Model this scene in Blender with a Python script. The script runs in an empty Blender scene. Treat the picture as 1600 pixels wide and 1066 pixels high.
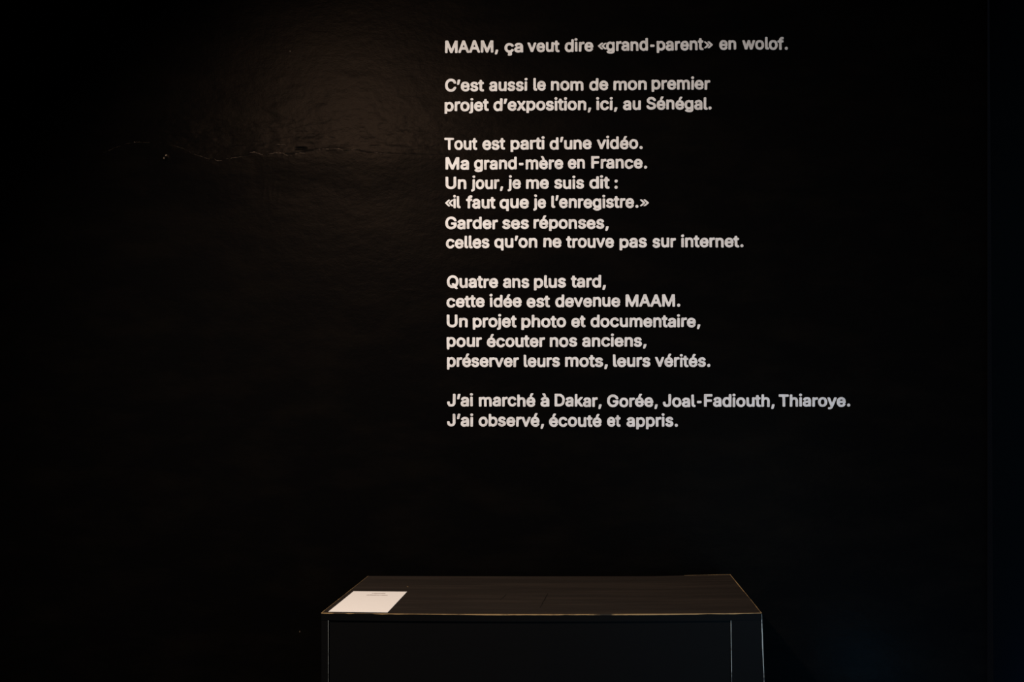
import bpy, bmesh, math, random
import numpy as np
from mathutils import Vector, geometry, noise

C = bpy.context.scene
COL = C.collection
F = 1150.0            # focal length in pixels of the 1600 px frame
CX, CY = 915.0, 632.0 # where the level, frontal line of sight meets the frame
EYE = 1.5
WALL = 3.3            # distance of the black wall

# ---------------------------------------------------------------- camera
cd = bpy.data.cameras.new('camera')
cam = bpy.data.objects.new('camera', cd); COL.objects.link(cam)
cam.location = (0, 0, EYE); cam.rotation_euler = (math.pi/2, 0, 0)
cd.sensor_width = 36; cd.lens = 36*F/1600
cd.shift_x = -(CX-800)/1600; cd.shift_y = (CY-533)/1600
cd.clip_start = .05; cd.clip_end = 60
C.camera = cam

# ---------------------------------------------------------------- world, lights, exposure
w = bpy.data.worlds.new('world'); C.world = w; w.use_nodes = True
w.node_tree.nodes['Background'].inputs[0].default_value = (.35, .42, .6, 1)
w.node_tree.nodes['Background'].inputs[1].default_value = .004

def aim(o, p):
    o.rotation_euler = (Vector(p)-o.location).to_track_quat('-Z', 'Y').to_euler()
def light(name, kind, loc, to, energy, color, **kw):
    d = bpy.data.lights.new(name, kind); d.energy = energy; d.color = color
    for k, v in kw.items(): setattr(d, k, v)
    o = bpy.data.objects.new(name, d); COL.objects.link(o)
    o.location = loc; aim(o, to); return o

light('ceiling_spotlight', 'SPOT', (-1.85, .60, 3.78), (-.12, 2.85, .78), 690, (1, .82, .70),
      spot_size=math.radians(100), spot_blend=1.0, shadow_soft_size=.06)
light('cool_daylight', 'AREA', (1.15, .9, .80), (1.0, 3.3, 1.0), 17, (.38, .68, 1.0), shape='RECTANGLE', size=.7, size_y=1.0)
light('blue_floor_lamp', 'POINT', (1.50, 2.58, .10), (0, 3, 0), 12, (.04, .42, 1.0), shadow_soft_size=.06)

C.view_settings.view_transform = 'Standard'; C.view_settings.look = 'None'
C.view_settings.gamma = 1; C.view_settings.use_curve_mapping = False
C.view_settings.exposure = 0

# ---------------------------------------------------------------- helpers
def at(px, py, Y=WALL):
    return Vector(((px-CX)/F*Y, Y, EYE-(py-CY)/F*Y))

def mat(name, col, rough=.6, spec=.5, bump=None, vary=None):
    """bump=(scale xyz, strength, distance); vary=(second colour, scale xyz, low, high)"""
    m = bpy.data.materials.new(name); m.use_nodes = True
    nt = m.node_tree; N = nt.nodes; L = nt.links
    b = N['Principled BSDF']
    b.inputs['Base Color'].default_value = (*col, 1); b.inputs['Roughness'].default_value = rough
    b.inputs['Specular IOR Level'].default_value = spec
    tc = N.new('ShaderNodeTexCoord')
    def nz(scale, detail=5, rough_=.6):
        mp = N.new('ShaderNodeMapping'); mp.inputs['Scale'].default_value = scale
        t = N.new('ShaderNodeTexNoise'); t.inputs['Scale'].default_value = 1
        t.inputs['Detail'].default_value = detail; t.inputs['Roughness'].default_value = rough_
        L.new(tc.outputs['Object'], mp.inputs[0]); L.new(mp.outputs[0], t.inputs['Vector']); return t
    if vary:
        t = nz(vary[1]); r = N.new('ShaderNodeMapRange'); r.inputs[1].default_value = vary[2]; r.inputs[2].default_value = vary[3]
        x = N.new('ShaderNodeMix'); x.data_type = 'RGBA'
        x.inputs[6].default_value = (*col, 1); x.inputs[7].default_value = (*vary[0], 1)
        L.new(t.outputs[0], r.inputs[0]); L.new(r.outputs[0], x.inputs[0]); L.new(x.outputs[2], b.inputs['Base Color'])
    if bump:
        t = nz(bump[0], 8, .65); bp = N.new('ShaderNodeBump')
        bp.inputs['Strength'].default_value = bump[1]; bp.inputs['Distance'].default_value = bump[2]
        L.new(t.outputs[0], bp.inputs['Height']); L.new(bp.outputs[0], b.inputs['Normal'])
    return m

M_wall = mat('black_wall_paint', (.0019, .0018, .0018), .38, .022, ((14, 14, 22), .30, .008), ((.0032, .0027, .0023), (3, 3, 8), .45, .72))
M_wall.node_tree.nodes['Principled BSDF'].inputs['Specular Tint'].default_value = (1, .70, .48, 1)
M_floor = mat('dark_floor', (.012, .012, .013), .6, .3, ((20, 20, 20), .3, .004))
M_letter = mat('white_lettering_paint', (.765, .757, .735), .7, .2, ((300, 300, 300), .25, .001), ((.60, .585, .56), (34, 34, 34), .44, .66))
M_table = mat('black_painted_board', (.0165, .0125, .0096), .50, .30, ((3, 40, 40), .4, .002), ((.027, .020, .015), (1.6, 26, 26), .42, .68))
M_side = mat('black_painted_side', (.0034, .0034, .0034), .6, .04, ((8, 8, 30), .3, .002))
M_raw = mat('worn_bare_edge', (.34, .22, .095), .7, .2, None, ((.03, .022, .015), (9, 9, 9), .50, .66))
M_chip = mat('pale_chipped_edge', (.34, .36, .33), .6, .3, None, ((.06, .06, .06), (1, 1, 17), .50, .62))
M_card = mat('white_card', (.90, .875, .83), .6, .3)
M_ink = mat('faded_grey_print', (.42, .35, .32), .7, .2)
M_plaster = mat('bare_plaster', (.20, .145, .10), .9, .1, ((200, 200, 200), .5, .003))

# sheen turned down by height, so the spotlight's glow drops off beneath the ridge
nt = M_wall.node_tree; g_ = nt.nodes.new('ShaderNodeTexCoord'); sp = nt.nodes.new('ShaderNodeSeparateXYZ')
mr = nt.nodes.new('ShaderNodeMapRange'); mr.inputs[1].default_value = 2.56; mr.inputs[2].default_value = 2.66
mr.inputs[3].default_value = .0115; mr.inputs[4].default_value = .0185
nt.links.new(g_.outputs['Object'], sp.inputs[0]); nt.links.new(sp.outputs[2], mr.inputs[0])
nt.links.new(mr.outputs[0], nt.nodes['Principled BSDF'].inputs['Specular IOR Level'])

def mesh_obj(name, verts, faces, m, parent=None, smooth=False):
    me = bpy.data.meshes.new(name); me.from_pydata([tuple(v) for v in verts], [], faces)
    me.materials.append(m); me.update()
    if smooth: me.polygons.foreach_set('use_smooth', [True]*len(me.polygons))
    o = bpy.data.objects.new(name, me); COL.objects.link(o)
    if parent: o.parent = parent
    return o
def thing(name, label, cat, loc, group=None):
    o = bpy.data.objects.new(name, None); COL.objects.link(o); o.location = loc; o.empty_display_size = .1
    o['label'] = label; o['category'] = cat
    if group: o['group'] = group
    return o
def struct(o, label=None):
    o['kind'] = 'structure'
    if label: o['label'] = label
    return o

# ---------------------------------------------------------------- the wall, a rendered surface with an old plaster ridge
RIDGE = [(-200,244),(100,243),(140,241),(160,240),(178,232),(200,227),(240,224),(262,226),(290,236),(310,243),(330,250),(345,253),
         (365,249),(390,245),(400,239),(415,241),(430,240),(448,243),(463,243),(480,238),(500,235),(520,233),(545,235),
         (580,240),(650,243),(700,243),(900,240),(1100,238),(1300,238),(1700,240)]
RX = np.array([at(a, b).x for a, b in RIDGE]); RZ = np.array([at(a, b).z for a, b in RIDGE])
RA = np.array([at(a, 0).x for a in (-200, 110, 190, 300, 460, 620, 720, 900, 1200, 1700)])
RV = np.array([0, 0, .003, .0085, .0095, .0085, .0030, .0012, .0005, 0])      # how far the ridge stands proud

def vnoise(x, z, seed):
    """smooth value noise on arrays"""
    xi = np.floor(x).astype(int); zi = np.floor(z).astype(int); fx = x-xi; fz = z-zi
    fx = fx*fx*(3-2*fx); fz = fz*fz*(3-2*fz)
    def h(a, b):
        n = (a*374761393 + b*668265263 + seed*1442695) & 0xffffffff
        n = ((n ^ (n >> 13))*1274126177) & 0xffffffff
        return ((n ^ (n >> 16)) & 0xffff)/65535.0-.5
    return (h(xi, zi)*(1-fx)+h(xi+1, zi)*fx)*(1-fz)+(h(xi, zi+1)*(1-fx)+h(xi+1, zi+1)*fx)*fz

def relief(x, z):
    """height of the plaster in front of the plane of the wall"""
    x = np.asarray(x, float); z = np.asarray(z, float)
    rz = np.interp(x, RX, RZ)+.003*vnoise(x*30, z*0, 5)+.0022*vnoise(x*75, z*0, 9)
    amp = np.interp(x, RA, RV)
    d = z-rz
    above = .80*np.exp(-np.clip(d, 0, 9)/(.12+.05*vnoise(x*3, z*0, 2)))+.20*np.exp(-np.clip(d, 0, 9)/.0045)
    wd = .22+.06*vnoise(x*5, z*0, 4)
    below = np.clip(1+d/wd, 0, 1); below = below*below*(3-2*below)
    h = amp*np.where(d >= 0, above, below)
    rough = np.interp(d, [-.3, -.03, 0, .10, .3, .7], [.15, .25, 1, 1, .35, .12])
    fade = np.interp(x, RA, np.clip(RV*120, .12, 1))
    h += rough*fade*(.0028*vnoise(x*9, z*28, 11)+.0016*vnoise(x*22, z*60, 12)+.0008*vnoise(x*60, z*110, 13))
    h += .0012*vnoise(x*1.3, z*1.9, 21)
    # gouge at the ridge, with the lit lip beneath it
    g = at(471, 233)
    h -= .006*np.clip(1.3-np.abs(x-g.x)/.023, 0, 1)*np.exp(-((z-g.z)/.005)**4)
    # brush drips beneath the ridge
    for px, s in ((413, .5), (421, -.3), (429, .6), (436, .3)):
        p = at(px, 294+(px*7) % 13); cx = p.x+s*(z-p.z)*.3
        h += .0006*np.exp(-((x-cx)/.005)**2)*np.exp(-((z-p.z)/.045)**2)
    # knob of plaster left around an old screw hole
    k = at(260, 247); r = np.hypot(x-k.x, z-k.z)
    h += .0085*np.exp(-(r/.010)**2)
    return h+.003

def axis(lo, hi, fine):
    v = [lo]
    while v[-1] < hi:
        s = .05
        for a, b, q in fine:
            if a-.02 < v[-1] < b: s = min(s, q)
        v.append(v[-1]+s)
    return np.array(v)
WX0, WX1, WZ1 = -3.6, 1.80, 3.9
xs = axis(WX0, WX1, [(-2.4, .2, .0045), (.2, 1.4, .02)]); xs[-1] = WX1
zs = axis(0, WZ1, [(2.50, 2.78, .003), (2.35, 3.0, .008), (.9, 3.3, .03)])
X, Z = np.meshgrid(xs, zs)
H = relief(X, Z)
nx, nz = len(xs), len(zs)
V = np.stack([X, WALL-H, Z], -1).reshape(-1, 3)
idx = np.arange(nx*nz).reshape(nz, nx)
Q = np.stack([idx[:-1, :-1], idx[:-1, 1:], idx[1:, 1:], idx[1:, :-1]], -1).reshape(-1, 4)
me = bpy.data.meshes.new('wall_back')
me.from_pydata(V.tolist(), [], Q.tolist()); me.materials.append(M_wall)
me.polygons.foreach_set('use_smooth', [True]*len(me.polygons)); me.update()
# thickness of the wall behind the rendered face
bm = bmesh.new(); bm.from_mesh(me)
r = bmesh.ops.create_cube(bm, size=1)
bmesh.ops.scale(bm, vec=(WX1-WX0, .16, WZ1), verts=r['verts'])
bmesh.ops.translate(bm, vec=((WX0+WX1)/2, WALL+.085, WZ1/2), verts=r['verts'])
bm.to_mesh(me); bm.free()
wall = bpy.data.objects.new('wall_back', me); COL.objects.link(wall)
struct(wall, 'black painted wall with a long rough plaster ridge behind the lettering')

# chips where the paint has come off
def chip(px, py, rw, rh, m, seed):
    p = at(px, py); rnd = random.Random(seed); n = 9; vs = []
    for lay in (0, 1):
        for i in range(n):
            a = 2*math.pi*i/n; k = rnd.uniform(.6, 1.1)*(1 if lay == 0 else .7)
            x = p.x+rw*k*math.cos(a); z = p.z+rh*k*math.sin(a)
            vs.append((x, WALL-float(relief(x, z))-(-.001 if lay == 0 else .0022), z))
    fs = [(i, (i+1) % n, n+(i+1) % n, n+i) for i in range(n)]+[tuple(range(n, 2*n))]
    o = mesh_obj('paint_chip', vs, fs, m, wall); return o
chip(259, 249, .006, .005, M_plaster, 1)['label'] = 'small pale chip on a knob of plaster'
chip(262, 244, .004, .006, M_plaster, 2)
chip(469, 987, .0016, .0045, M_plaster, 3)
chip(212, 223, .003, .002, M_plaster, 4)
chip(454, 81, .002, .004, M_plaster, 5)

# light caught along the crest of the ridge, put in as paler strips
M_glint = mat('painted_crest_glint', (.060, .043, .030), .9, .1, None, ((.006, .0045, .003), (60, 60, 60), .42, .62))
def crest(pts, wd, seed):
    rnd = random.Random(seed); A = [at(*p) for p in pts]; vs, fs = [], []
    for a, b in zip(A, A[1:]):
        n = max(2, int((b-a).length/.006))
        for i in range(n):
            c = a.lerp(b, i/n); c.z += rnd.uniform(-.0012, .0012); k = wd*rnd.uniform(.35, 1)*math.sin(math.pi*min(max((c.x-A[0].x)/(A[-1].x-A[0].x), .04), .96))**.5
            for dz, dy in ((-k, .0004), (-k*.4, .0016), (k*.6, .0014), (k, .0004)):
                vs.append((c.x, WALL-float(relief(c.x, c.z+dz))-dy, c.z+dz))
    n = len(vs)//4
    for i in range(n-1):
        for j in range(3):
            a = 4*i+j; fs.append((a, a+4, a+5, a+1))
    return mesh_obj('crest_glint', vs, fs, M_glint, wall, True)
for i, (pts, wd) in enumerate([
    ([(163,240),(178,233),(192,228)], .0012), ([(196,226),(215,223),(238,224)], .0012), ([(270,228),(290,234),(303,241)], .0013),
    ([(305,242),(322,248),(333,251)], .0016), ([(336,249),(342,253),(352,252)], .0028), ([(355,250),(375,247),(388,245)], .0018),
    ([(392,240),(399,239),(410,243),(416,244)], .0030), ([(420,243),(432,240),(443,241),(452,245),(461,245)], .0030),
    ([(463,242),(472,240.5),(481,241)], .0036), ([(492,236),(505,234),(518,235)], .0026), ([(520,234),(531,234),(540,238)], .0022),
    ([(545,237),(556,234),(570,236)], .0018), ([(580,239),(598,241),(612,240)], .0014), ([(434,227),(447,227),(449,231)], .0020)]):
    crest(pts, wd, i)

# right-hand wall, standing clear of the back wall by a dark slot
vs, fs = [], []
RW0, RW1 = 3.17, -1.2
ny_, nz_ = 30, 26
def rwx(y, z): return 1.735+.012*(1-z/3.9)*2+.006*float(vnoise(np.array(y*2.1), np.array(z*1.3), 31))+(RW0-y)*.02
for side in (0, 1):
    for j in range(nz_):
        for i in range(ny_):
            y = RW0+(RW1-RW0)*i/(ny_-1); z = 3.9*j/(nz_-1)
            vs.append((rwx(y, z)+(.14 if side else 0), y, z))
n1 = ny_*nz_
for j in range(nz_-1):
    for i in range(ny_-1):
        a = j*ny_+i; fs.append((a, a+1, a+ny_+1, a+ny_)); fs.append((n1+a, n1+a+ny_, n1+a+ny_+1, n1+a+1))
for j in range(nz_-1):
    a = j*ny_; fs.append((a, a+ny_, n1+a+ny_, n1+a)); a += ny_-1; fs.append((a, n1+a, n1+a+ny_, a+ny_))
M_wr = mat('bluish_black_wall_paint', (.0007, .0019, .0033), .7, .02)
wr = mesh_obj('wall_right', vs, fs, M_wr)
struct(wr, 'black side wall at the right edge of the picture')

# floor
bm = bmesh.new(); r = bmesh.ops.create_cube(bm, size=1)
bmesh.ops.scale(bm, vec=(5.8, 5.2, .1), verts=r['verts']); bmesh.ops.translate(bm, vec=(-.7, .86, -.05), verts=r['verts'])
me = bpy.data.meshes.new('floor'); bm.to_mesh(me); bm.free(); me.materials.append(M_floor)
fl = bpy.data.objects.new('floor', me); COL.objects.link(fl); struct(fl)

# ---------------------------------------------------------------- the table
TY0, TY1, TOP, TH = 2.620, 3.187, .757, .025
TXL, TXR = -.941, .6265
def sag(x, y):
    t = (x-TXL)/(TXR-TXL); u = (y-TY0)/(TY1-TY0)
    return -.0055*4*t*(1-t)*(1-u*.6)+.006*u*max(0, (t-.80)/.2)**.7*(1 if t > .8 else 0)
tb = thing('display_table', 'long low black painted table in front of the wall with worn pale edges', 'table', ((TXL+TXR)/2, (TY0+TY1)/2, 0))
off = Vector(tb.location)
def part(name, verts, faces, m, label=None, smooth=False):
    o = mesh_obj(name, [Vector(v)-off for v in verts], faces, m, tb, smooth)
    if label: o['label'] = label
    return o
nX, nY = 48, 6
vs, fs = [], []
for lay in (0, 1):
    for j in range(nY):
        for i in range(nX):
            x = TXL+(TXR-TXL)*i/(nX-1); y = TY0+(TY1-TY0)*j/(nY-1)
            vs.append((x, y, TOP-lay*TH+sag(x, y)))
n1 = nX*nY
for j in range(nY-1):
    for i in range(nX-1):
        a = j*nX+i; fs.append((a, a+1, a+nX+1, a+nX)); fs.append((n1+a, n1+a+nX, n1+a+nX+1, n1+a+1))
for i in range(nX-1):
    fs.append((i, n1+i, n1+i+1, i+1)); a = (nY-1)*nX+i; fs.append((a, a+1, n1+a+1, n1+a))
for j in range(nY-1):
    a = j*nX; fs.append((a, a+nX, n1+a+nX, n1+a)); a += nX-1; fs.append((a, n1+a, n1+a+nX, a+nX))
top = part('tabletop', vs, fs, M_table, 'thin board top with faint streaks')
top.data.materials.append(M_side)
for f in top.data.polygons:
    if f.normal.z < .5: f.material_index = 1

def board(name, x0, x1, y0, y1, lean=0, label=None):
    """upright board from the floor to the underside of the top; lean: how far the foot of its x1 face is splayed"""
    v = []
    for low in (1, 0):
        for x in (x0, x1):
            for y in (y0, y1):
                v.append((x+(lean if low and x == x1 else 0), y, 0 if low else TOP-TH-.0005+sag(x, y)))
    f = [(0, 1, 3, 2), (4, 6, 7, 5), (0, 2, 6, 4), (1, 5, 7, 3), (0, 4, 5, 1), (2, 3, 7, 6)]
    return part(name, v, f, M_side, label)
PX = (1142-CX)/F*TY0
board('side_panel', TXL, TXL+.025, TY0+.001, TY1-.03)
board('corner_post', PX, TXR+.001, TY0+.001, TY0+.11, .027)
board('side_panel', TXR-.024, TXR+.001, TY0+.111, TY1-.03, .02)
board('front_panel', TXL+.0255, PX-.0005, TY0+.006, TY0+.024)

def worn(pts, wdt, n1_, n2_, m, seed, gaps=(), label=None):
    """thin chamfer where the paint has rubbed off an edge; n1_, n2_ are the two faces' outward normals"""
    rnd = random.Random(seed); v, f = [], []
    n1_ = Vector(n1_); n2_ = Vector(n2_); e = .0004
    P = [Vector(p) for p in pts]; L = [0]
    for a, b in zip(P, P[1:]): L.append(L[-1]+(b-a).length)
    N = max(8, int(L[-1]/.012)); k = 0; wprev = wdt
    for i in range(N+1):
        s = L[-1]*i/N; j = max(q for q in range(len(P)-1) if L[q] <= s+1e-9)
        t = (s-L[j])/(L[j+1]-L[j]); p = P[j].lerp(P[j+1], t)
        wprev += rnd.uniform(-.25, .25)*wdt; wprev = min(max(wprev, wdt*.45), wdt*1.35)
        ww = wprev*(0.08 if any(a <= i/N <= b for a, b in gaps) else 1)
        v += [p-n2_*ww+n1_*e, p+(n1_+n2_)*e, p-n1_*ww+n2_*e, p-(n1_+n2_)*.002]
        if i:
            a = 4*(i-1); b = 4*i
            f += [(a, a+1, b+1, b), (a+1, a+2, b+2, b+1), (a+2, a+3, b+3, b+2), (a+3, a, b, b+3)]
    f += [(0, 3, 2, 1), (4*N, 4*N+1, 4*N+2, 4*N+3)]
    return part('worn_edge', v, f, m, label)
def line(p, q, n=24, top=True):
    r_ = []
    for i in range(n+1):
        c = Vector(p).lerp(Vector(q), i/n)
        if top: c.z = TOP+sag(c.x, c.y)
        r_.append(c)
    return r_
worn(line((TXL, TY0, 0), (TXR, TY0, 0), 60), .0024, (0, -1, 0), (0, 0, 1), M_raw, 1, ((.03, .055), (.07, .12)), 'bare wood showing along the front edge')
worn(line((TXL, TY0, 0), (TXL, TY1, 0)), .0013, (-1, 0, 0), (0, 0, 1), M_raw, 2, ((.05, .30), (.62, 1)))
worn(line((TXR, TY0, 0), (TXR, TY1, 0)), .0022, (1, 0, 0), (0, 0, 1), M_raw, 3, ((.17, .5),))
worn(line((TXR-.20, TY1, 0), (TXR, TY1, 0), 8), .0030, (0, 1, 0), (0, 0, 1), M_raw, 4)
zt = TOP-TH-.001
worn([(TXR+.001, TY0+.001, zt+.022), (TXR+.0285, TY0+.001, .0)], .0022, (1, 0, 0), (0, -1, 0), M_chip, 5, (), 'pale chipped corner lit bluish')
worn([(PX, TY0+.001, zt), (PX+.008, TY0+.001, .0)], .0012, (-1, 0, 0), (0, -1, 0), M_chip, 6, ((.38, 1),))
xl = TXL+.025
worn([(xl, TY0+.001, zt), (xl, TY0+.001, .0)], .0006, (1, 0, 0), (0, -1, 0), M_chip, 7, ((.26, 1),))

# scratches rubbed into the top
M_scr = mat('scratched_paint', (.040, .030, .022), .7, .1)
M_drk = mat('dark_scuff', (.0075, .006, .005), .6, .1)
for k, (a, b, wd, m_) in enumerate([((765, 939.5), (862, 939), .0030, M_scr), ((856, 926), (844, 948), .0035, M_drk), ((792, 927), (782, 936), .003, M_drk),
        ((1044, 932), (1090, 930.5), .0028, M_scr), ((1090, 930.5), (1128, 929), .0022, M_scr), ((610, 951), (700, 952.5), .0026, M_scr),
        ((690, 905), (770, 906), .0030, M_scr), ((700, 932), (744, 927), .0035, M_scr), ((636, 916), (638, 917), .0035, M_raw)]):
    P = []
    for q in (a, b):
        Y = (EYE-TOP)*F/(q[1]-CY); P.append(Vector(((q[0]-CX)/F*Y, Y, 0)))
    d_ = (P[1]-P[0]); nrm = Vector((-d_.y, d_.x, 0)).normalized(); rnd = random.Random(k); vs, fs = [], []
    n = 14
    for i in range(n+1):
        c = P[0].lerp(P[1], i/n)+nrm*rnd.uniform(-.0012, .0012); kk = wd*.5*math.sin(math.pi*min(max(i/n, .06), .94))**.5
        for sgn in (-1, 1):
            v = c+nrm*kk*sgn; v.z = TOP+float(sag(v.x, v.y))+.0005; vs.append(v)
    fs = [(2*i, 2*i+2, 2*i+3, 2*i+1) for i in range(n)]
    part('scratch', vs, fs, m_)

# ---------------------------------------------------------------- the sheet on the table
cd_ = thing('information_card', 'white printed sheet lying flat on the front left corner of the black table', 'card', (-.8142, 2.777, TOP))
off = Vector(cd_.location)
def cz(x, y): return TOP+float(sag(x, y))+.0008
nX, nY = 6, 8; vs, fs = [], []
for lay in (0, 1):
    for j in range(nY):
        for i in range(nX):
            x = -.9202+.2122*i/(nX-1); y = 2.633+.286*j/(nY-1)
            vs.append(Vector((x, y, cz(x, y)+(0 if lay else .0009)))-off)
n1 = nX*nY
for j in range(nY-1):
    for i in range(nX-1):
        a = j*nX+i; fs.append((a, a+1, a+nX+1, a+nX)); fs.append((n1+a, n1+a+nX, n1+a+nX+1, n1+a+1))
for i in range(nX-1):
    fs.append((i, n1+i, n1+i+1, i+1)); a = (nY-1)*nX+i; fs.append((a, a+1, n1+a+1, n1+a))
for j in range(nY-1):
    a = j*nX; fs.append((a, a+nX, n1+a+nX, n1+a)); a += nX-1; fs.append((a, n1+a, n1+a+nX, a+nX))
mesh_obj('sheet', vs, fs, M_card, cd_)
rnd = random.Random(4)
for py, x0, x1 in ((928.3, 581, 601), (930.9, 572.5, 604)):          # two lines of small print, too faint to read
    Y = (EYE-TOP)*F/(py-CY); vs, fs = [], []
    x = (x0-CX)/F*Y; xe = (x1-CX)/F*Y
    while x < xe:
        wd = rnd.uniform(.0022, .0042); h = rnd.choice((.0065, .0065, .009))
        a = len(vs)
        for dx, dy in ((0, 0), (wd, 0), (wd, h), (0, h)):
            vs.append(Vector((x+dx, Y+dy, cz(x, Y)+.00135))-off)
        fs.append((a, a+1, a+2, a+3)); x += wd+rnd.choice((.0012, .0014, .0016, .0035))
    mesh_obj('printed_line', vs, fs, M_ink, cd_)

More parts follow.
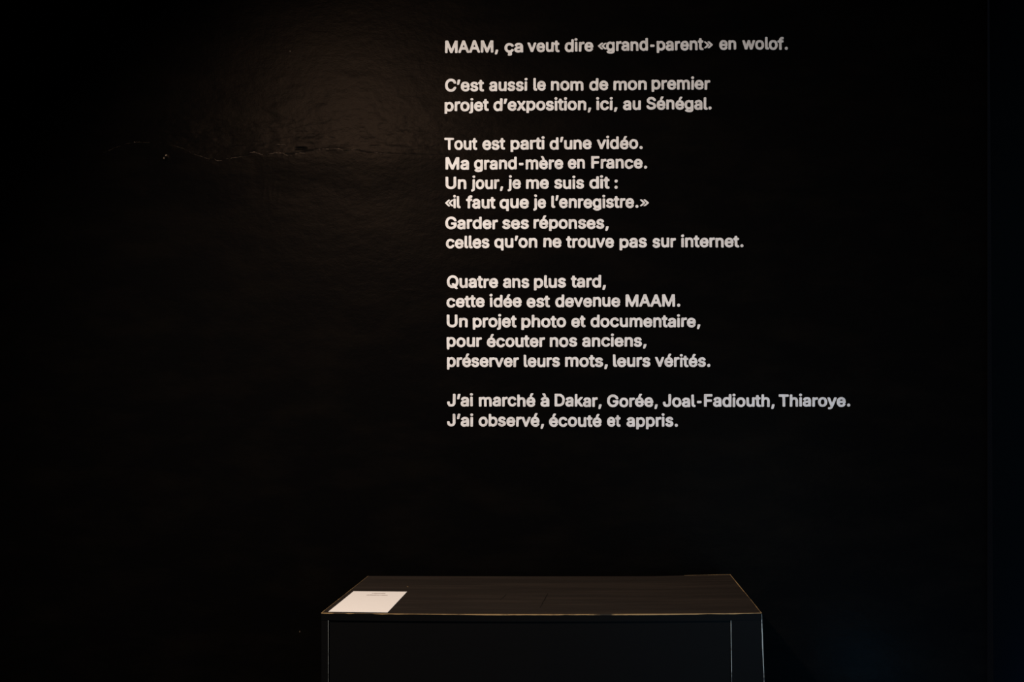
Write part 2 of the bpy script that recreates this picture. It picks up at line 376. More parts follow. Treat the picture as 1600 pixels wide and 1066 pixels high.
# ---------------------------------------------------------------- the lettering: sixteen lines painted by hand on the wall
GLYPHS = {
',': (7.76, ['104 67 75 67 63 65 53 59 47 48 28 -48 27 -62 29 -70 34 -77 41 -81 53 -83 77 -81 84 -78 89 -74 98 -60 116 -9 129 34 130 51 127 58 122 63 115 66']),
'-': (12.07, ['174 175 159 177 82 177 70 176 61 172 54 165 51 158 50 127 52 117 56 110 61 106 68 103 85 101 159 101 171 102 181 106 187 112 190 119 191 151 189 160 185 167 181 172']),
'.': (7.76, ['95 77 76 77 66 74 57 69 48 62 42 55 36 38 36 19 43 2 57 -12 66 -17 76 -19 95 -19 112 -12 119 -7 126 2 134 19 134 38 127 55 121 62 113 69']),
':': (6.76, ['80 269 60 269 43 263 35 257 28 249 20 233 19 213 22 204 26 195 33 187 41 180 58 173 77 173 86 175 96 180 105 187 110 194 118 211 118 230 111 247 105 254 97 261', '79 77 60 77 50 74 41 69 32 62 26 55 20 38 20 19 27 2 41 -12 50 -17 60 -19 79 -19 96 -12 103 -7 110 2 118 19 118 38 111 55 105 62 97 69']),
'A': (17.27, ['194 372 163 373 147 372 135 366 127 357 4 32 -3 8 -3 0 -1 -7 3 -12 10 -16 22 -18 48 -18 60 -17 67 -14 75 -8 80 0 103 63 111 75 115 78 123 80 151 81 216 81 226 80 233 76 238 71 242 63 267 -2 274 -11 281 -15 298 -18 331 -17 339 -14 343 -11 346 -7 349 0 348 10 343 24 221 348 216 358 211 365 203 370', '173 234 180 226 187 210 198 183 200 168 199 164 192 159 171 157 156 158 149 160 146 164 144 171 148 188 161 221 168 232']),
'C': (18.36, ['205 377 178 377 154 374 133 368 111 359 92 348 73 333 57 317 43 298 31 276 23 255 16 231 12 204 11 176 13 147 17 120 24 96 37 68 53 43 75 20 98 3 125 -11 154 -19 185 -22 217 -21 238 -17 257 -11 277 -3 293 7 309 20 322 33 334 48 344 65 352 84 356 101 356 113 351 122 344 127 332 130 305 130 291 128 281 120 264 89 248 72 236 65 224 60 209 57 195 55 178 56 164 59 149 65 137 72 126 82 116 94 107 108 101 123 95 147 93 176 94 204 100 228 109 250 120 267 135 281 152 291 171 297 193 300 214 297 233 291 247 284 258 274 267 261 280 236 286 230 293 227 310 225 337 226 349 231 355 238 356 248 355 257 346 286 330 312 311 334 289 351 262 365 233 373']),
'D': (18.08, ['178 372 51 373 36 369 32 365 28 358 25 336 25 12 27 0 30 -7 36 -14 46 -17 154 -18 192 -16 228 -8 260 5 288 24 311 48 329 77 342 111 349 149 350 190 346 228 336 262 321 293 301 320 276 340 248 357 214 367', '180 296 200 292 216 285 233 274 245 262 254 248 262 229 267 209 269 188 269 164 265 140 259 118 250 101 239 87 226 76 209 67 190 62 159 58 132 58 120 60 114 63 111 67 108 82 108 264 110 286 115 293 125 296 156 297']),
'F': (14.76, ['260 372 53 373 39 370 32 365 29 360 26 351 25 334 25 22 27 0 30 -7 34 -12 41 -16 48 -17 84 -17 94 -15 101 -10 105 -2 107 10 108 84 109 123 113 130 118 134 135 136 243 137 255 140 260 144 264 149 267 164 266 190 262 202 255 208 238 212 137 212 120 214 115 216 111 221 109 228 108 243 109 281 113 291 118 295 137 297 255 298 267 299 274 303 280 310 283 320 283 353 279 363 274 368']),
'G': (18.73, ['203 377 183 377 161 375 142 371 123 365 106 357 89 347 75 336 61 322 49 308 39 291 29 272 22 252 13 212 11 166 17 123 22 101 29 82 38 65 49 48 61 34 75 20 89 8 106 -2 123 -10 142 -16 161 -20 183 -22 224 -20 255 -13 285 0 310 19 332 42 347 68 357 96 362 128 362 168 360 180 356 188 351 192 341 196 308 197 209 196 202 194 195 191 190 185 187 178 186 147 188 137 191 130 197 125 207 122 262 119 269 116 272 111 272 104 269 96 259 82 245 70 229 61 212 57 195 55 176 57 159 61 145 68 131 77 119 89 110 104 102 120 96 140 93 161 93 185 95 207 99 226 105 243 115 260 130 278 149 290 171 298 195 300 221 295 233 290 245 283 262 266 280 236 286 230 293 226 325 225 344 227 350 231 354 236 357 243 357 250 351 274 340 298 324 320 304 339 281 355 257 366 231 374']),
'J': (14.27, ['237 372 209 373 195 371 185 365 179 353 178 334 177 104 175 84 168 70 158 60 144 55 127 54 112 58 101 66 93 77 89 92 87 120 84 128 80 132 72 136 65 138 29 138 19 135 12 130 8 123 7 116 8 80 11 63 16 48 23 34 31 22 42 10 55 0 70 -9 84 -15 101 -19 118 -22 137 -22 156 -21 173 -17 190 -12 204 -4 219 6 231 17 240 29 248 44 254 58 258 75 260 92 260 336 259 353 255 363 247 369']),
'M': (22.62, ['404 372 346 372 334 368 327 360 319 344 243 153 233 135 226 131 219 137 209 156 132 346 123 363 118 368 111 371 94 373 48 372 39 370 32 365 27 355 25 339 25 22 27 0 30 -7 34 -12 44 -16 75 -18 92 -15 99 -10 104 -2 105 10 106 34 107 135 110 154 113 157 116 157 123 148 132 130 183 8 191 -7 200 -14 212 -17 238 -18 252 -14 260 -8 265 0 320 131 329 150 336 157 339 156 341 151 344 134 345 12 348 -5 357 -14 372 -18 406 -17 415 -14 420 -9 425 0 427 15 427 344 425 356 420 364 413 370']),
'Q': (19.2, ['200 377 178 377 157 374 137 370 119 363 101 354 85 343 69 329 56 315 44 298 33 279 25 260 19 241 14 219 12 195 13 147 21 106 28 87 37 68 47 51 59 37 72 22 87 10 104 0 121 -9 137 -15 157 -19 195 -22 243 -18 250 -19 255 -22 274 -43 281 -47 289 -50 305 -51 334 -50 344 -47 350 -40 352 -33 350 -23 325 13 322 25 325 34 341 58 351 75 365 111 369 133 372 157 373 183 371 207 365 243 354 274 337 303 317 327 293 347 265 363 233 373', '207 299 229 293 248 282 264 267 277 248 285 226 290 200 291 171 288 142 284 125 279 113 274 106 267 100 262 100 257 103 239 121 229 127 214 129 185 129 172 125 164 118 162 113 162 106 169 92 180 75 182 65 178 61 166 60 150 65 135 74 121 87 111 101 101 123 95 149 93 181 96 212 101 233 110 253 122 269 135 281 152 291 169 297 188 300']),
'S': (16.08, ['191 376 160 378 131 375 102 368 78 357 57 341 40 323 28 302 22 280 20 253 25 227 36 205 54 185 76 170 100 159 184 134 205 126 220 117 228 105 229 95 227 85 222 76 215 69 203 61 191 57 162 53 134 56 122 60 112 66 100 78 88 104 78 111 64 113 35 113 23 110 16 105 12 97 11 90 14 69 24 45 38 24 54 9 74 -4 98 -15 124 -21 158 -24 191 -22 222 -15 249 -4 272 11 290 30 303 54 310 78 311 105 306 131 294 154 276 174 256 189 230 201 206 209 150 224 129 232 113 241 104 253 103 261 104 270 108 280 114 287 124 293 134 297 160 302 186 299 206 290 218 279 230 256 235 251 242 248 256 246 285 247 294 250 301 256 304 263 305 270 302 292 292 313 278 333 261 348 239 361 215 371']),
'T': (16.15, ['295 372 35 373 18 370 14 367 9 361 5 348 5 322 8 310 14 303 21 300 30 298 105 296 113 293 118 286 121 264 121 77 121 8 123 -2 127 -9 133 -14 141 -17 172 -18 189 -15 198 -7 202 3 203 15 203 262 204 284 208 291 218 296 294 298 304 300 311 305 316 312 318 322 318 344 316 356 313 363 309 367']),
'U': (18.62, ['329 371 308 373 284 372 273 367 267 357 265 338 265 136 263 112 257 93 248 79 234 67 216 59 200 55 183 54 166 56 152 60 139 67 128 75 119 86 113 98 109 112 108 129 107 343 106 355 101 364 96 369 89 371 68 373 44 372 36 369 32 365 28 357 26 347 25 278 25 129 27 103 30 83 36 67 44 50 53 36 70 18 89 3 111 -9 135 -17 161 -22 190 -23 219 -21 245 -15 264 -8 281 2 296 12 310 25 322 40 331 55 338 71 343 88 347 124 347 345 346 355 343 362 336 368']),
'a': (14.01, ['159 285 137 286 113 284 89 279 69 270 51 260 36 246 23 230 15 213 15 201 20 191 29 185 63 172 68 167 62 160 29 137 20 127 14 117 8 102 5 88 4 69 7 52 14 30 28 11 46 -5 67 -15 89 -21 113 -24 142 -21 178 -11 205 -17 233 -18 243 -16 250 -13 255 -8 259 -1 260 18 260 174 258 198 254 218 247 232 239 244 231 254 219 264 193 277', '154 211 166 206 173 198 175 189 172 182 166 178 159 176 106 169 91 170 86 172 85 174 93 189 101 199 111 206 125 211 140 212', '166 103 171 101 175 98 177 88 172 74 161 62 148 54 133 51 116 51 101 54 92 61 88 69 88 78 95 88 104 93 120 98 152 102']),
'b': (15.28, ['82 371 55 373 36 371 26 364 21 352 20 21 20 7 22 -3 30 -13 43 -17 77 -17 103 -10 137 -20 161 -23 177 -23 194 -20 223 -10 245 3 264 22 279 45 290 71 297 103 299 136 295 170 288 199 276 223 261 244 242 261 218 275 194 283 170 286 144 284 113 278 105 280 102 285 101 295 98 355 93 365 89 369', '168 211 180 208 191 201 201 191 207 182 213 167 217 151 218 134 217 115 214 100 209 86 202 74 194 65 185 58 173 53 161 51 149 52 137 56 126 62 116 71 109 83 104 98 100 115 99 134 101 151 103 165 109 179 115 190 122 198 132 205 141 209 153 211']),
'c': (14.25, ['167 285 147 286 126 284 107 280 87 273 71 263 55 251 41 237 30 221 20 201 13 182 9 160 7 139 7 115 10 93 16 71 24 52 36 33 50 16 66 3 85 -9 104 -17 126 -22 147 -23 171 -22 195 -17 217 -8 236 5 253 20 267 40 276 62 277 69 275 76 268 86 258 90 239 95 227 98 217 97 206 91 192 69 181 60 167 53 150 51 133 53 119 59 107 70 98 83 92 100 88 117 88 136 90 155 95 172 102 186 110 196 121 205 133 209 145 211 159 211 171 208 181 203 188 197 207 172 219 167 234 168 260 176 270 181 275 189 275 201 269 218 258 237 243 252 229 263 210 274 188 281']),
'd': (15.28, ['267 371 253 373 229 372 219 370 212 364 208 357 206 347 204 290 202 283 198 278 191 278 164 284 143 286 121 285 99 280 78 270 59 257 43 242 29 223 18 198 10 170 7 139 8 105 14 76 23 52 37 28 54 9 71 -3 90 -14 109 -20 131 -23 147 -23 164 -21 203 -10 229 -17 263 -17 275 -13 282 -6 285 4 286 19 286 343 284 355 281 362 275 369', '157 211 169 207 180 201 188 194 196 182 202 167 205 151 206 134 205 115 203 100 198 86 191 74 183 65 174 58 164 54 152 52 138 52 126 55 115 62 107 70 99 81 93 95 89 112 88 129 89 148 91 163 96 177 103 189 111 199 121 205 131 209 143 211']),
'e': (14.54, ['164 285 133 285 104 280 78 268 54 251 35 228 20 201 11 172 7 139 8 105 15 74 28 45 45 21 67 2 92 -12 121 -21 152 -23 183 -21 212 -12 238 2 258 19 273 43 277 52 278 62 277 69 272 76 256 88 253 93 270 101 278 107 283 117 285 129 284 160 278 189 268 215 254 237 236 256 215 270 191 280', '157 211 171 207 183 199 190 189 191 184 191 179 186 175 179 173 135 172 116 173 107 176 102 181 103 189 111 199 126 208 140 211', '198 98 207 93 206 86 194 67 186 60 179 56 162 51 145 51 128 55 114 62 104 71 98 83 98 93 104 98 116 100 140 100 181 100']),
'f': (9.13, ['151 387 130 387 108 384 89 378 72 367 58 353 49 339 43 324 39 298 36 291 29 285 5 281 -2 278 -9 272 -12 262 -13 233 -11 226 -7 219 3 213 31 207 36 202 39 196 40 176 40 15 42 -2 48 -11 55 -16 65 -18 84 -18 99 -17 108 -14 115 -7 119 3 120 180 122 200 125 204 132 208 161 211 170 214 178 221 181 231 182 260 179 269 175 275 171 279 163 282 132 285 127 288 124 293 126 303 132 309 142 311 163 311 173 315 181 324 187 344 190 363 188 370 185 375 173 382']),
'g': (15.3, ['152 286 126 285 99 280 75 269 55 254 38 235 23 211 14 187 8 158 7 137 8 113 11 91 17 72 24 55 32 41 60 10 64 2 63 -2 58 -7 35 -20 26 -26 22 -36 23 -46 26 -53 34 -62 56 -79 80 -90 109 -97 143 -100 176 -98 207 -93 233 -84 253 -72 270 -55 280 -36 285 -14 286 245 286 259 283 269 279 275 275 278 263 282 229 282 203 273 171 283', '152 211 164 209 176 204 186 197 193 187 200 175 204 161 206 144 206 125 204 110 200 96 195 85 188 76 179 68 169 63 157 60 143 60 131 62 119 67 108 74 100 84 94 96 90 110 88 142 90 158 94 173 100 185 107 194 116 202 126 208 138 211', '193 -9 196 -12 194 -19 188 -24 176 -29 164 -31 147 -32 135 -31 121 -28 112 -22 111 -19 114 -18 157 -16']),
'h': (14.76, ['77 372 48 373 34 370 25 363 21 351 20 17 21 3 24 -7 31 -14 38 -16 69 -18 86 -15 93 -9 97 -4 100 15 100 161 104 180 113 195 122 203 134 209 149 211 163 210 173 206 182 199 189 190 193 178 195 156 195 12 197 0 200 -7 206 -14 213 -16 247 -18 257 -16 264 -14 269 -9 273 -2 275 17 275 168 273 192 268 214 259 235 247 252 230 267 211 277 189 284 168 286 144 284 115 278 110 278 105 280 102 286 101 293 100 344 98 356 95 363 91 367 84 371']),
'i': (6.0, ['74 392 57 393 39 389 25 380 15 365 13 348 18 334 30 320 46 312 64 310 81 315 95 324 105 339 107 356 102 372 90 384', '83 281 61 284 37 281 26 274 22 267 21 260 20 10 21 0 25 -8 30 -13 38 -16 69 -18 85 -15 95 -8 99 5 100 255 98 264 95 272 90 277']),
'j': (6.0, ['64 400 46 399 29 391 18 379 15 372 13 362 15 347 24 333 39 322 56 318 72 319 89 327 101 339 107 355 105 372 96 386 82 396', '73 283 48 283 35 280 25 273 21 264 20 247 19 -10 16 -20 11 -24 -10 -32 -18 -36 -22 -44 -25 -56 -24 -72 -21 -84 -13 -92 0 -95 17 -95 36 -92 53 -86 66 -80 77 -71 87 -60 94 -46 98 -32 100 -5 99 256 97 268 92 276 84 280']),
'k': (13.7, ['77 372 48 373 34 370 25 363 21 351 20 20 21 3 24 -6 28 -12 33 -15 48 -18 79 -17 88 -14 93 -9 98 -2 99 8 102 75 105 84 110 87 117 84 127 75 190 -2 204 -14 221 -18 264 -17 271 -15 277 -12 281 -7 283 0 281 10 275 20 185 130 178 142 176 149 178 156 185 166 267 248 273 260 274 267 272 272 265 279 252 282 216 283 199 280 185 270 125 212 115 205 108 203 103 209 101 224 99 353 96 361 91 367 84 371']),
'l': (6.81, ['84 371 72 373 50 373 38 372 31 369 25 364 22 356 20 335 20 71 22 42 29 19 42 1 60 -11 81 -18 108 -19 129 -16 137 -12 141 -8 145 -1 146 6 142 30 136 44 127 52 108 59 103 64 101 71 100 92 100 344 96 361 91 367']),
'm': (21.95, ['331 286 307 287 283 283 264 276 240 263 233 261 223 263 204 275 192 281 165 287 139 285 103 275 77 282 45 282 33 280 26 274 21 262 20 233 20 15 21 0 26 -9 32 -14 41 -17 72 -18 88 -14 93 -9 97 -4 100 15 101 171 106 190 113 199 120 205 134 211 151 211 165 205 175 195 178 185 179 173 179 87 180 10 181 0 185 -8 194 -15 209 -18 237 -17 245 -15 251 -12 257 -3 259 10 259 164 262 185 270 200 283 208 293 211 302 212 319 208 326 204 333 197 336 190 338 180 339 15 342 -4 345 -10 351 -14 367 -18 398 -17 407 -14 413 -9 417 1 419 20 419 178 417 197 414 214 409 228 403 240 394 252 384 263 372 272 360 278 345 283']),
'n': (14.75, ['189 284 170 286 149 285 103 274 77 282 45 282 31 278 26 274 22 267 20 243 20 20 21 0 24 -7 29 -12 36 -16 43 -17 79 -17 88 -14 93 -9 98 0 100 12 101 164 104 180 112 195 127 206 137 209 149 211 161 210 170 207 177 203 185 197 192 183 195 166 195 15 198 -4 206 -14 221 -18 254 -17 263 -14 269 -10 274 3 275 22 275 171 273 190 270 209 259 236 251 248 240 259 218 274 204 280']),
'o': (14.95, ['167 285 138 286 109 281 83 271 61 256 41 237 26 213 15 187 8 155 7 122 11 91 20 62 34 35 52 14 75 -4 102 -16 131 -22 162 -23 191 -18 217 -8 239 7 258 26 274 50 284 76 291 107 292 141 288 172 279 201 265 227 246 250 222 268 195 279', '159 211 171 208 183 201 193 192 200 181 206 167 210 151 211 134 210 115 208 100 203 86 196 74 187 64 176 57 167 53 155 51 140 52 128 55 116 61 107 70 99 81 93 95 89 110 88 127 89 146 92 163 97 177 104 189 111 198 121 205 133 209 145 211']),
'p': (15.28, ['181 285 163 286 144 284 103 273 77 282 43 282 35 280 29 277 24 271 21 264 20 244 20 -51 21 -77 26 -87 31 -91 38 -94 60 -96 81 -94 91 -90 96 -84 99 -75 100 -58 101 -27 103 -20 108 -15 115 -15 151 -22 185 -21 213 -15 240 0 259 16 274 36 285 59 293 84 298 120 297 158 290 192 278 220 261 244 237 265 211 278', '168 211 180 208 191 201 201 192 207 182 213 168 217 151 218 134 217 115 214 100 209 86 202 74 194 65 185 58 173 53 161 51 149 52 137 56 126 62 116 72 109 84 104 98 100 115 99 134 101 151 103 165 109 180 115 190 122 198 132 205 141 209 153 211']),
'q': (15.28, ['157 285 140 286 121 285 104 281 90 276 63 261 51 251 39 238 30 223 22 208 11 175 7 136 9 98 17 67 31 38 49 14 73 -5 95 -15 116 -20 135 -22 155 -22 195 -15 201 -17 204 -24 207 -75 210 -84 217 -91 231 -95 265 -95 277 -89 281 -84 284 -77 286 -53 285 261 283 268 278 276 272 280 265 282 229 282 203 273 171 283', '157 211 169 207 180 201 188 194 196 182 202 168 205 151 206 134 205 115 203 100 198 86 191 74 183 65 174 58 164 54 152 52 138 52 126 55 115 62 107 70 99 81 93 96 89 112 88 129 89 148 91 163 96 177 103 189 111 199 121 205 131 209 143 211']),
'r': (9.33, ['165 286 137 285 101 276 74 282 43 282 31 278 23 269 21 260 20 248 20 10 22 -2 26 -9 32 -14 41 -17 65 -18 81 -16 91 -12 98 -2 100 17 100 161 102 176 107 188 115 197 127 204 144 208 177 210 185 214 190 221 193 231 193 245 193 262 190 272 182 281 175 284']),
's': (13.14, ['154 285 129 286 105 283 84 278 63 268 46 256 33 242 23 225 17 206 16 184 21 163 31 143 45 128 64 114 79 106 151 90 163 84 169 76 169 67 166 62 160 57 148 52 132 50 115 52 100 58 92 67 79 87 69 92 57 91 28 84 19 80 13 74 10 62 12 47 20 31 32 14 45 2 62 -9 81 -16 100 -21 127 -23 156 -22 182 -16 204 -7 223 6 238 21 249 40 255 59 256 81 251 103 242 121 228 137 211 149 187 162 122 175 108 182 102 189 102 199 108 206 117 211 132 213 148 212 160 206 169 199 182 180 192 175 204 177 232 184 241 189 247 196 249 208 244 223 235 240 221 256 206 268 191 275 172 282']),
't': (8.19, ['89 346 72 347 51 346 41 343 35 338 30 326 28 300 25 290 19 286 -2 278 -10 269 -13 257 -13 235 -11 226 -7 218 0 213 21 206 25 202 27 197 29 180 29 60 32 41 39 23 52 5 70 -9 94 -18 120 -21 142 -19 156 -15 166 -7 169 2 166 26 162 38 159 45 149 52 125 55 115 59 111 67 109 84 109 180 111 199 114 204 120 208 147 212 158 218 164 230 164 257 161 270 154 278 144 282 120 285 113 290 110 298 108 324 105 334 99 342']),
'u': (14.76, ['248 282 213 281 204 277 198 268 195 249 194 98 191 86 185 74 177 65 168 59 149 54 137 54 127 57 113 66 104 81 101 93 100 107 100 256 97 268 91 277 85 280 77 282 48 282 33 280 25 273 22 266 20 254 20 174 20 93 24 62 29 45 37 28 47 14 60 2 72 -6 86 -13 103 -18 120 -21 151 -20 192 -9 213 -16 223 -18 249 -18 261 -15 268 -10 271 -6 275 11 275 254 273 266 268 275 259 281']),
'v': (14.01, ['267 281 251 283 224 282 213 279 205 272 198 257 155 143 147 130 140 124 133 129 126 143 83 257 73 274 63 280 51 282 20 282 7 279 1 274 -2 269 -3 262 -2 255 34 161 94 10 102 -7 111 -14 123 -17 155 -18 169 -14 178 -7 185 8 280 248 283 260 282 269 277 276']),
'w': (20.42, ['392 281 377 283 350 282 341 279 333 274 326 260 297 167 290 154 285 152 281 156 273 172 248 260 240 274 233 280 221 282 189 282 175 279 168 273 163 264 134 169 127 154 122 151 117 154 110 169 83 260 75 274 67 280 55 282 26 282 12 279 7 276 2 269 1 255 38 134 79 5 85 -7 93 -14 105 -17 134 -18 146 -15 156 -9 163 5 192 98 199 113 204 116 209 113 216 99 245 7 252 -8 259 -14 271 -17 300 -18 314 -15 324 -7 330 8 405 248 408 260 406 269 401 277']),
'x': (13.63, ['252 281 212 282 200 281 193 277 183 267 150 220 143 213 138 211 133 212 126 218 90 269 78 279 63 282 30 282 18 280 9 274 7 269 6 262 10 250 77 154 82 144 84 137 82 128 77 118 10 24 2 10 0 0 4 -9 13 -16 27 -18 61 -17 71 -15 77 -12 87 0 123 51 131 58 135 60 140 59 147 53 186 -2 193 -9 200 -14 215 -18 248 -18 260 -15 269 -9 272 -4 272 3 268 15 197 116 191 125 189 132 190 140 195 149 258 240 266 255 268 264 266 272 260 278']),
'y': (14.01, ['266 281 251 283 224 282 214 279 205 272 198 257 155 143 147 129 140 124 133 129 126 143 83 257 73 274 61 281 37 283 13 281 6 278 1 274 -2 269 -3 262 0 248 77 51 93 8 94 -2 91 -11 85 -21 75 -28 66 -30 44 -31 37 -33 32 -37 25 -47 20 -64 19 -74 22 -83 30 -91 44 -95 68 -97 90 -95 107 -90 123 -83 138 -72 150 -60 164 -37 183 3 280 248 283 260 282 269 276 277']),
'«': (14.49, ['298 248 263 248 253 246 246 243 212 216 155 166 145 156 141 149 140 144 141 137 150 125 212 71 246 45 260 39 289 39 304 42 307 44 310 48 308 56 302 63 231 128 224 135 221 142 222 149 230 159 291 214 307 231 310 238 308 243 305 245', '183 248 148 248 138 246 131 243 39 164 30 154 27 147 28 137 37 126 121 52 136 42 150 39 179 40 191 43 196 48 194 56 187 65 115 130 109 137 107 142 108 149 114 156 174 210 192 228 196 236 195 240 191 245']),
'»': (14.49, ['191 248 175 249 151 248 142 245 138 238 140 231 148 221 220 156 225 149 227 144 226 140 221 132 159 77 141 58 138 51 141 44 149 40 166 39 190 40 199 43 207 48 296 125 304 135 307 142 305 152 294 164 209 238 199 244', '76 248 60 249 36 248 28 245 24 240 25 233 31 226 104 159 110 152 112 144 110 137 105 130 41 72 26 56 24 48 27 43 36 40 53 39 77 40 91 47 125 74 181 123 190 132 194 142 193 149 190 154 178 167 96 236 87 243']),
'à': (14.01, ['123 395 106 397 75 396 65 393 58 386 57 376 60 366 102 302 106 294 106 290 97 282 61 266 41 252 23 230 17 218 14 208 15 198 22 189 32 184 63 172 68 167 62 160 33 141 20 126 9 105 4 81 7 52 11 38 17 26 26 14 35 4 46 -5 61 -13 85 -20 111 -24 140 -22 178 -11 205 -17 233 -18 245 -15 253 -11 257 -4 260 4 260 177 258 198 254 218 243 239 226 258 209 270 176 284 169 290 168 294 170 314 166 328 140 381 132 390', '154 211 166 206 173 198 175 189 172 182 166 178 159 176 106 169 91 170 86 172 85 174 93 189 101 199 111 206 125 211 140 212', '166 103 171 101 175 98 177 88 172 74 161 62 148 54 133 51 116 51 101 54 92 61 88 69 88 78 95 88 104 93 120 98 152 102']),
'ç': (14.25, ['169 285 150 286 131 285 111 281 95 276 78 268 63 258 51 248 39 234 29 220 20 202 14 184 10 165 7 143 7 122 9 100 13 81 19 64 27 47 36 33 47 20 68 1 103 -18 111 -25 113 -34 114 -51 105 -75 105 -94 107 -103 110 -109 121 -116 147 -118 176 -115 195 -109 210 -99 221 -82 225 -63 224 -46 216 -22 215 -15 220 -8 244 11 263 33 271 47 275 59 277 69 276 76 271 83 265 87 234 96 217 97 206 90 191 69 181 60 164 53 145 51 126 56 111 65 99 80 92 100 88 117 88 134 89 150 92 165 98 179 104 189 114 200 123 206 135 210 147 212 159 211 171 208 181 203 188 197 207 172 219 167 234 168 260 176 270 181 275 189 275 201 270 218 258 237 243 252 227 265 210 274 191 281']),
'è': (14.54, ['132 395 116 397 85 396 75 393 69 386 67 376 70 367 112 302 116 295 116 290 108 283 80 270 63 259 47 244 34 227 22 206 13 182 8 155 7 127 10 95 17 69 29 43 44 22 63 4 85 -9 109 -18 138 -23 174 -22 205 -15 234 -1 246 8 257 19 267 31 273 43 277 52 278 62 277 69 272 76 256 88 253 93 272 102 279 109 284 119 285 139 283 163 280 184 273 203 264 223 250 242 233 259 217 269 187 283 180 287 178 292 180 314 176 328 148 383 142 391', '157 211 171 207 183 199 190 189 191 184 191 179 186 175 179 173 135 172 116 173 107 176 102 181 103 189 111 199 126 208 140 211', '198 98 207 93 206 86 194 67 186 60 179 56 162 51 145 51 128 55 114 62 104 71 98 83 98 93 104 98 116 100 140 100 181 100']),
'é': (14.54, ['211 395 195 397 167 397 155 393 147 387 138 371 114 321 112 311 115 292 114 287 108 283 83 271 68 262 54 251 42 238 30 220 20 202 13 182 9 160 7 124 11 88 22 57 29 43 39 28 61 6 87 -10 119 -20 152 -23 174 -22 195 -18 215 -11 234 -1 250 11 263 26 273 43 278 57 277 67 274 74 267 81 253 91 253 93 276 105 281 112 284 122 285 143 283 167 278 189 271 208 258 233 239 254 219 267 186 283 177 290 177 295 181 302 217 357 225 371 226 379 224 386 219 392', '157 211 171 207 183 199 190 189 191 184 191 179 186 175 179 173 135 172 116 173 107 176 102 181 103 189 111 199 126 208 140 211', '198 98 207 93 206 86 194 67 186 60 179 56 162 51 145 51 128 55 114 62 104 71 98 83 98 93 104 98 116 100 140 100 181 100']),
'’': (6.37, ['109 371 88 373 59 372 49 367 42 357 38 338 21 230 22 220 25 213 30 209 38 206 57 204 74 207 83 213 89 223 124 347 124 356 122 362 117 368']),
}# (words with the left, right and baseline of each in the frame, label)
LINES = [
 ([("MAAM,",695.6,778.6,83.6),("ça",788.4,817.6,82.6),("veut",824.4,874.4,82.4),("dire",882.4,927,82),("«grand-parent»",934,1113.6,80.6),("en",1123.6,1150,78.8),("wolof.",1159.6,1230.6,78.4)], "topmost line, about the word wolof"),
 ([("C’est",695.6,756.4,144),("aussi",764.4,824,143.4),("le",833.4,853,142.4),("nom",861,911.6,142.2),("de",920.6,950.4,142),("mon",958.4,1010.4,141.8),("premier",1018,1109.4,140.8)], "second line from the top, beginning C’est aussi"),
 ([("projet",695,764,174.6),("d’exposition,",771,923.6,174),("ici,",931.6,964.6,172.8),("au",973.4,1001,172.6),("Sénégal.",1010,1111.6,172)], "third from top, ending in Sénégal"),
 ([("Tout",695,746,235.2),("est",754,789.4,235),("parti",798,851,234.6),("d’une",859,924.4,234.3),("vidéo.",932.6,1004,233.6)], "line beginning Tout est parti"),
 ([("Ma",696.6,733.2,266.2),("grand-mère",741,880,265.8),("en",887.2,914,264.6),("France.",924,1011,264)], "line with grand-mère and France"),
 ([("Un",696.6,729,296.2),("jour,",736.4,786.4,296),("je",793.4,814,296),("me",822,857.6,295.7),("suis",866,912.6,295.7),("dit",921,952.4,295.4),(":",960,965,295.4)], "line Un jour, je me suis dit"),
 ([("«il",696,720,326.2),("faut",728.4,774.4,326.2),("que",780.6,826.6,326.2),("je",833.2,853.2,326),("l’enregistre.»",861.4,1013.6,325.6)], "quoted line ending in enregistre"),
 ([("Garder",696,778.4,358.4),("ses",785,826.4,358.4),("réponses,",833.6,951,358)], "line beginning Garder ses"),
 ([("celles",697,765,388.6),("qu’on",772.6,839.6,387.8),("ne",849,877.4,387.2),("trouve",884.6,959.4,387.5),("pas",968,1010.6,387.5),("sur",1019.4,1056,387.2),("internet.",1064,1161.4,387)], "line ending in internet"),
 ([("Quatre",698.4,778.4,450.2),("ans",786,827,450),("plus",834.4,884.4,450),("tard,",892,946.6,449.8)], "line beginning Quatre ans"),
 ([("cette",698,757.6,480.8),("idée",765.4,815.2,480.4),("est",823,859.4,480.6),("devenue",867.6,969,480.2),("MAAM.",977.4,1062.6,479.6)], "line ending in MAAM"),
 ([("Un",698.4,731,511.4),("projet",739,807.2,511.8),("photo",814.8,884.6,512),("et",892.6,915,511.8),("documentaire,",922.6,1094,511.6)], "line about a projet photo"),
 ([("pour",698.4,753.2,542.4),("écouter",761,851.6,542.7),("nos",859,902,542.5),("anciens,",909.6,1010,542)], "line beginning pour écouter"),
 ([("préserver",698.6,811,573.6),("leurs",818.6,875,573.8),("mots,",883,949.6,573.6),("leurs",958,1016,573.6),("vérités.",1023.6,1109.6,573.6)], "line beginning préserver"),
 ([("J’ai",699,739.4,635.2),("marché",748.6,836.6,635.4),("à",844.6,858.4,635.6),("Dakar,",866.6,940,635.5),("Gorée,",948.6,1027.6,636.1),("Joal-Fadiouth,",1035.6,1210,636.2),("Thiaroye.",1216.6,1328,635.8)], "widest line, naming Dakar and Gorée"),
 ([("J’ai",699,739.6,666.2),("observé,",748,850,666.6),("écouté",858,940,667),("et",948.6,969.6,667),("appris.",979,1059,667)], "bottom line, ending in appris"),
]
KIND = {',': 'comma', '.': 'full_stop', '’': 'apostrophe', '-': 'hyphen', '«': 'quotation_mark', '»': 'quotation_mark', ':': 'colon'}
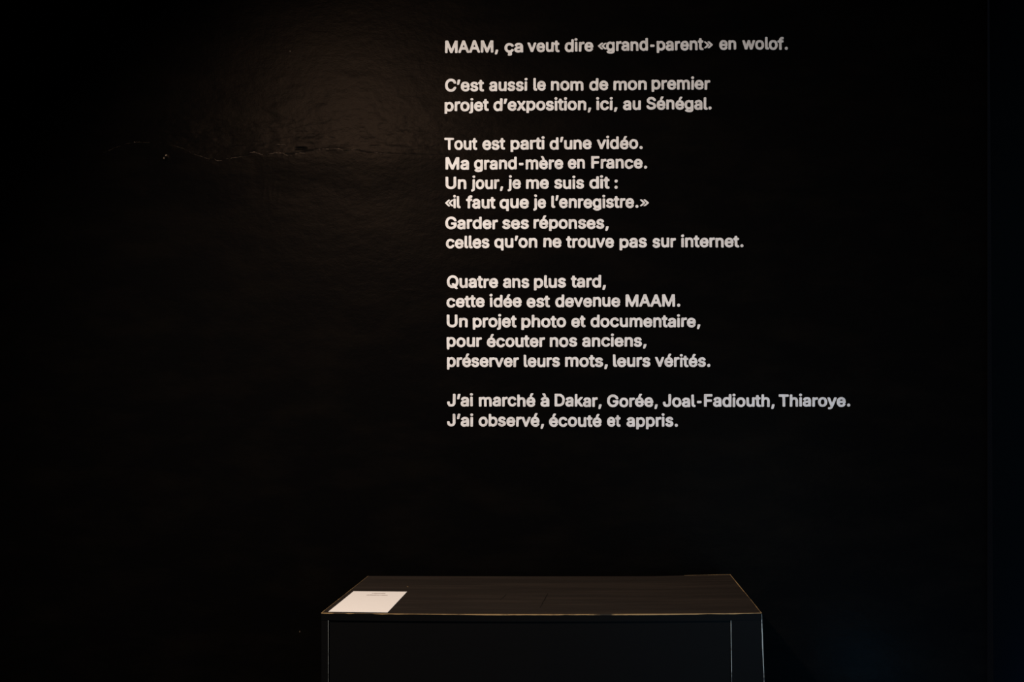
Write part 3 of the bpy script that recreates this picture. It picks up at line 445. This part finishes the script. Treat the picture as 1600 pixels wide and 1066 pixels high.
def loops_of(ch):
    out = []
    for s in GLYPHS[ch][1]:
        a = np.array([int(v) for v in s.split()], float).reshape(-1, 2)/20
        out.append(a)
    return out
LOOPS = {c: loops_of(c) for c in GLYPHS}
EXT = {c: (min(l[:, 0].min() for l in LOOPS[c]), max(l[:, 0].max() for l in LOOPS[c])) for c in GLYPHS}
def area(l):
    return float((l[:, 0]*np.roll(l[:, 1], -1)-np.roll(l[:, 0], -1)*l[:, 1]).sum()/2)
def inside(p, l):
    x, y = l.T; x2, y2 = np.roll(x, -1), np.roll(y, -1)
    c = (y > p[1]) != (y2 > p[1])
    return bool((c & (p[0] < (x2-x)*(p[1]-y)/np.where(y2 == y, 1, y2-y)+x)).sum() % 2)
GROUPS = {}
for c, ls in LOOPS.items():
    holes = {i for i, l in enumerate(ls) if any(j != i and inside(l[0], k) for j, k in enumerate(ls))}
    GROUPS[c] = [[i]+[j for j in holes if inside(ls[j][0], ls[i])] for i in range(len(ls)) if i not in holes]
rnd = random.Random(11)

def letter(ch, x, base, sx, parent, off):
    """x: where the glyph's origin falls (px), base: bottom of the flat letters (px)"""
    jit = 1+rnd.uniform(-.025, .025); dy = rnd.uniform(-.30, .30); lean = rnd.uniform(-.02, .02)
    ph = rnd.uniform(0, 99); loops = []
    for l in LOOPS[ch]:
        q = []
        for a, b in l:
            b2 = (b+.9)*jit-.9
            wx = .26*noise.noise((a*.33+ph, b*.33, 0)); wy = .26*noise.noise((a*.33+ph, b*.33, 7.7))
            px = x+a*sx+lean*b2+wx; py = base-(b2+.9)-dy-wy
            p = at(px, py); q.append(p)
        loops.append(q)
    flat = [p for q in loops for p in q]
    X_ = np.array([p.x for p in flat]); Z_ = np.array([p.z for p in flat])
    hh = relief(X_, Z_)
    front = [Vector((p.x, WALL-float(h)-.0014, p.z))-off for p, h in zip(flat, hh)]
    back = [Vector((p.x, WALL-float(h)+.0008, p.z))-off for p, h in zip(flat, hh)]
    tris = []; start = np.cumsum([0]+[len(q) for q in loops])
    for grp in GROUPS[ch]:                       # each separate piece of a letter with its own holes
        ids = [start[g]+i for g in grp for i in range(len(loops[g]))]
        for t in geometry.tessellate_polygon([[Vector((p.x, p.z, 0)) for p in loops[g]] for g in grp]):
            tris.append(tuple(int(ids[i]) for i in t))
    n = len(flat); fs = []
    for t in tris:
        a, b, c = (flat[i] for i in t)
        cr = (b.x-a.x)*(c.z-a.z)-(b.z-a.z)*(c.x-a.x)
        fs.append(tuple(t) if cr > 0 else tuple(reversed(t)))
    s = 0
    for q in loops:
        m = len(q)
        for i in range(m):
            a, b = s+i, s+(i+1) % m
            fs.append((a, n+a, n+b, b))
        s += m
    return mesh_obj(KIND.get(ch, 'letter'), front+back, fs, M_letter, parent)

for words, which in LINES:
    x0, x1 = words[0][1], words[-1][2]; bl = words[0][3]
    p = at((x0+x1)/2, sum(w_[3] for w_ in words)/len(words))
    p.y = WALL
    t = thing('text_line', 'white hand-painted lettering on the black wall, ' + which, 'lettering', p, 'lines of white lettering on the black wall')
    off = Vector(t.location)
    for wi, (word, a, b, base) in enumerate(words):
        pen = 0; pos = []
        for ch in word:
            pos.append(pen); pen += GLYPHS[ch][0]
        lo = EXT[word[0]][0]; hi = pos[-1]+EXT[word[-1]][1]
        s = (b-a)/(hi-lo)
        nb = words[wi+1][3] if wi+1 < len(words) else base
        for ch, q in zip(word, pos):
            k = (q-lo)/max(hi-lo, 1)
            letter(ch, a+(q-lo)*s, base+(nb-base)*k*.8, s, t, off)
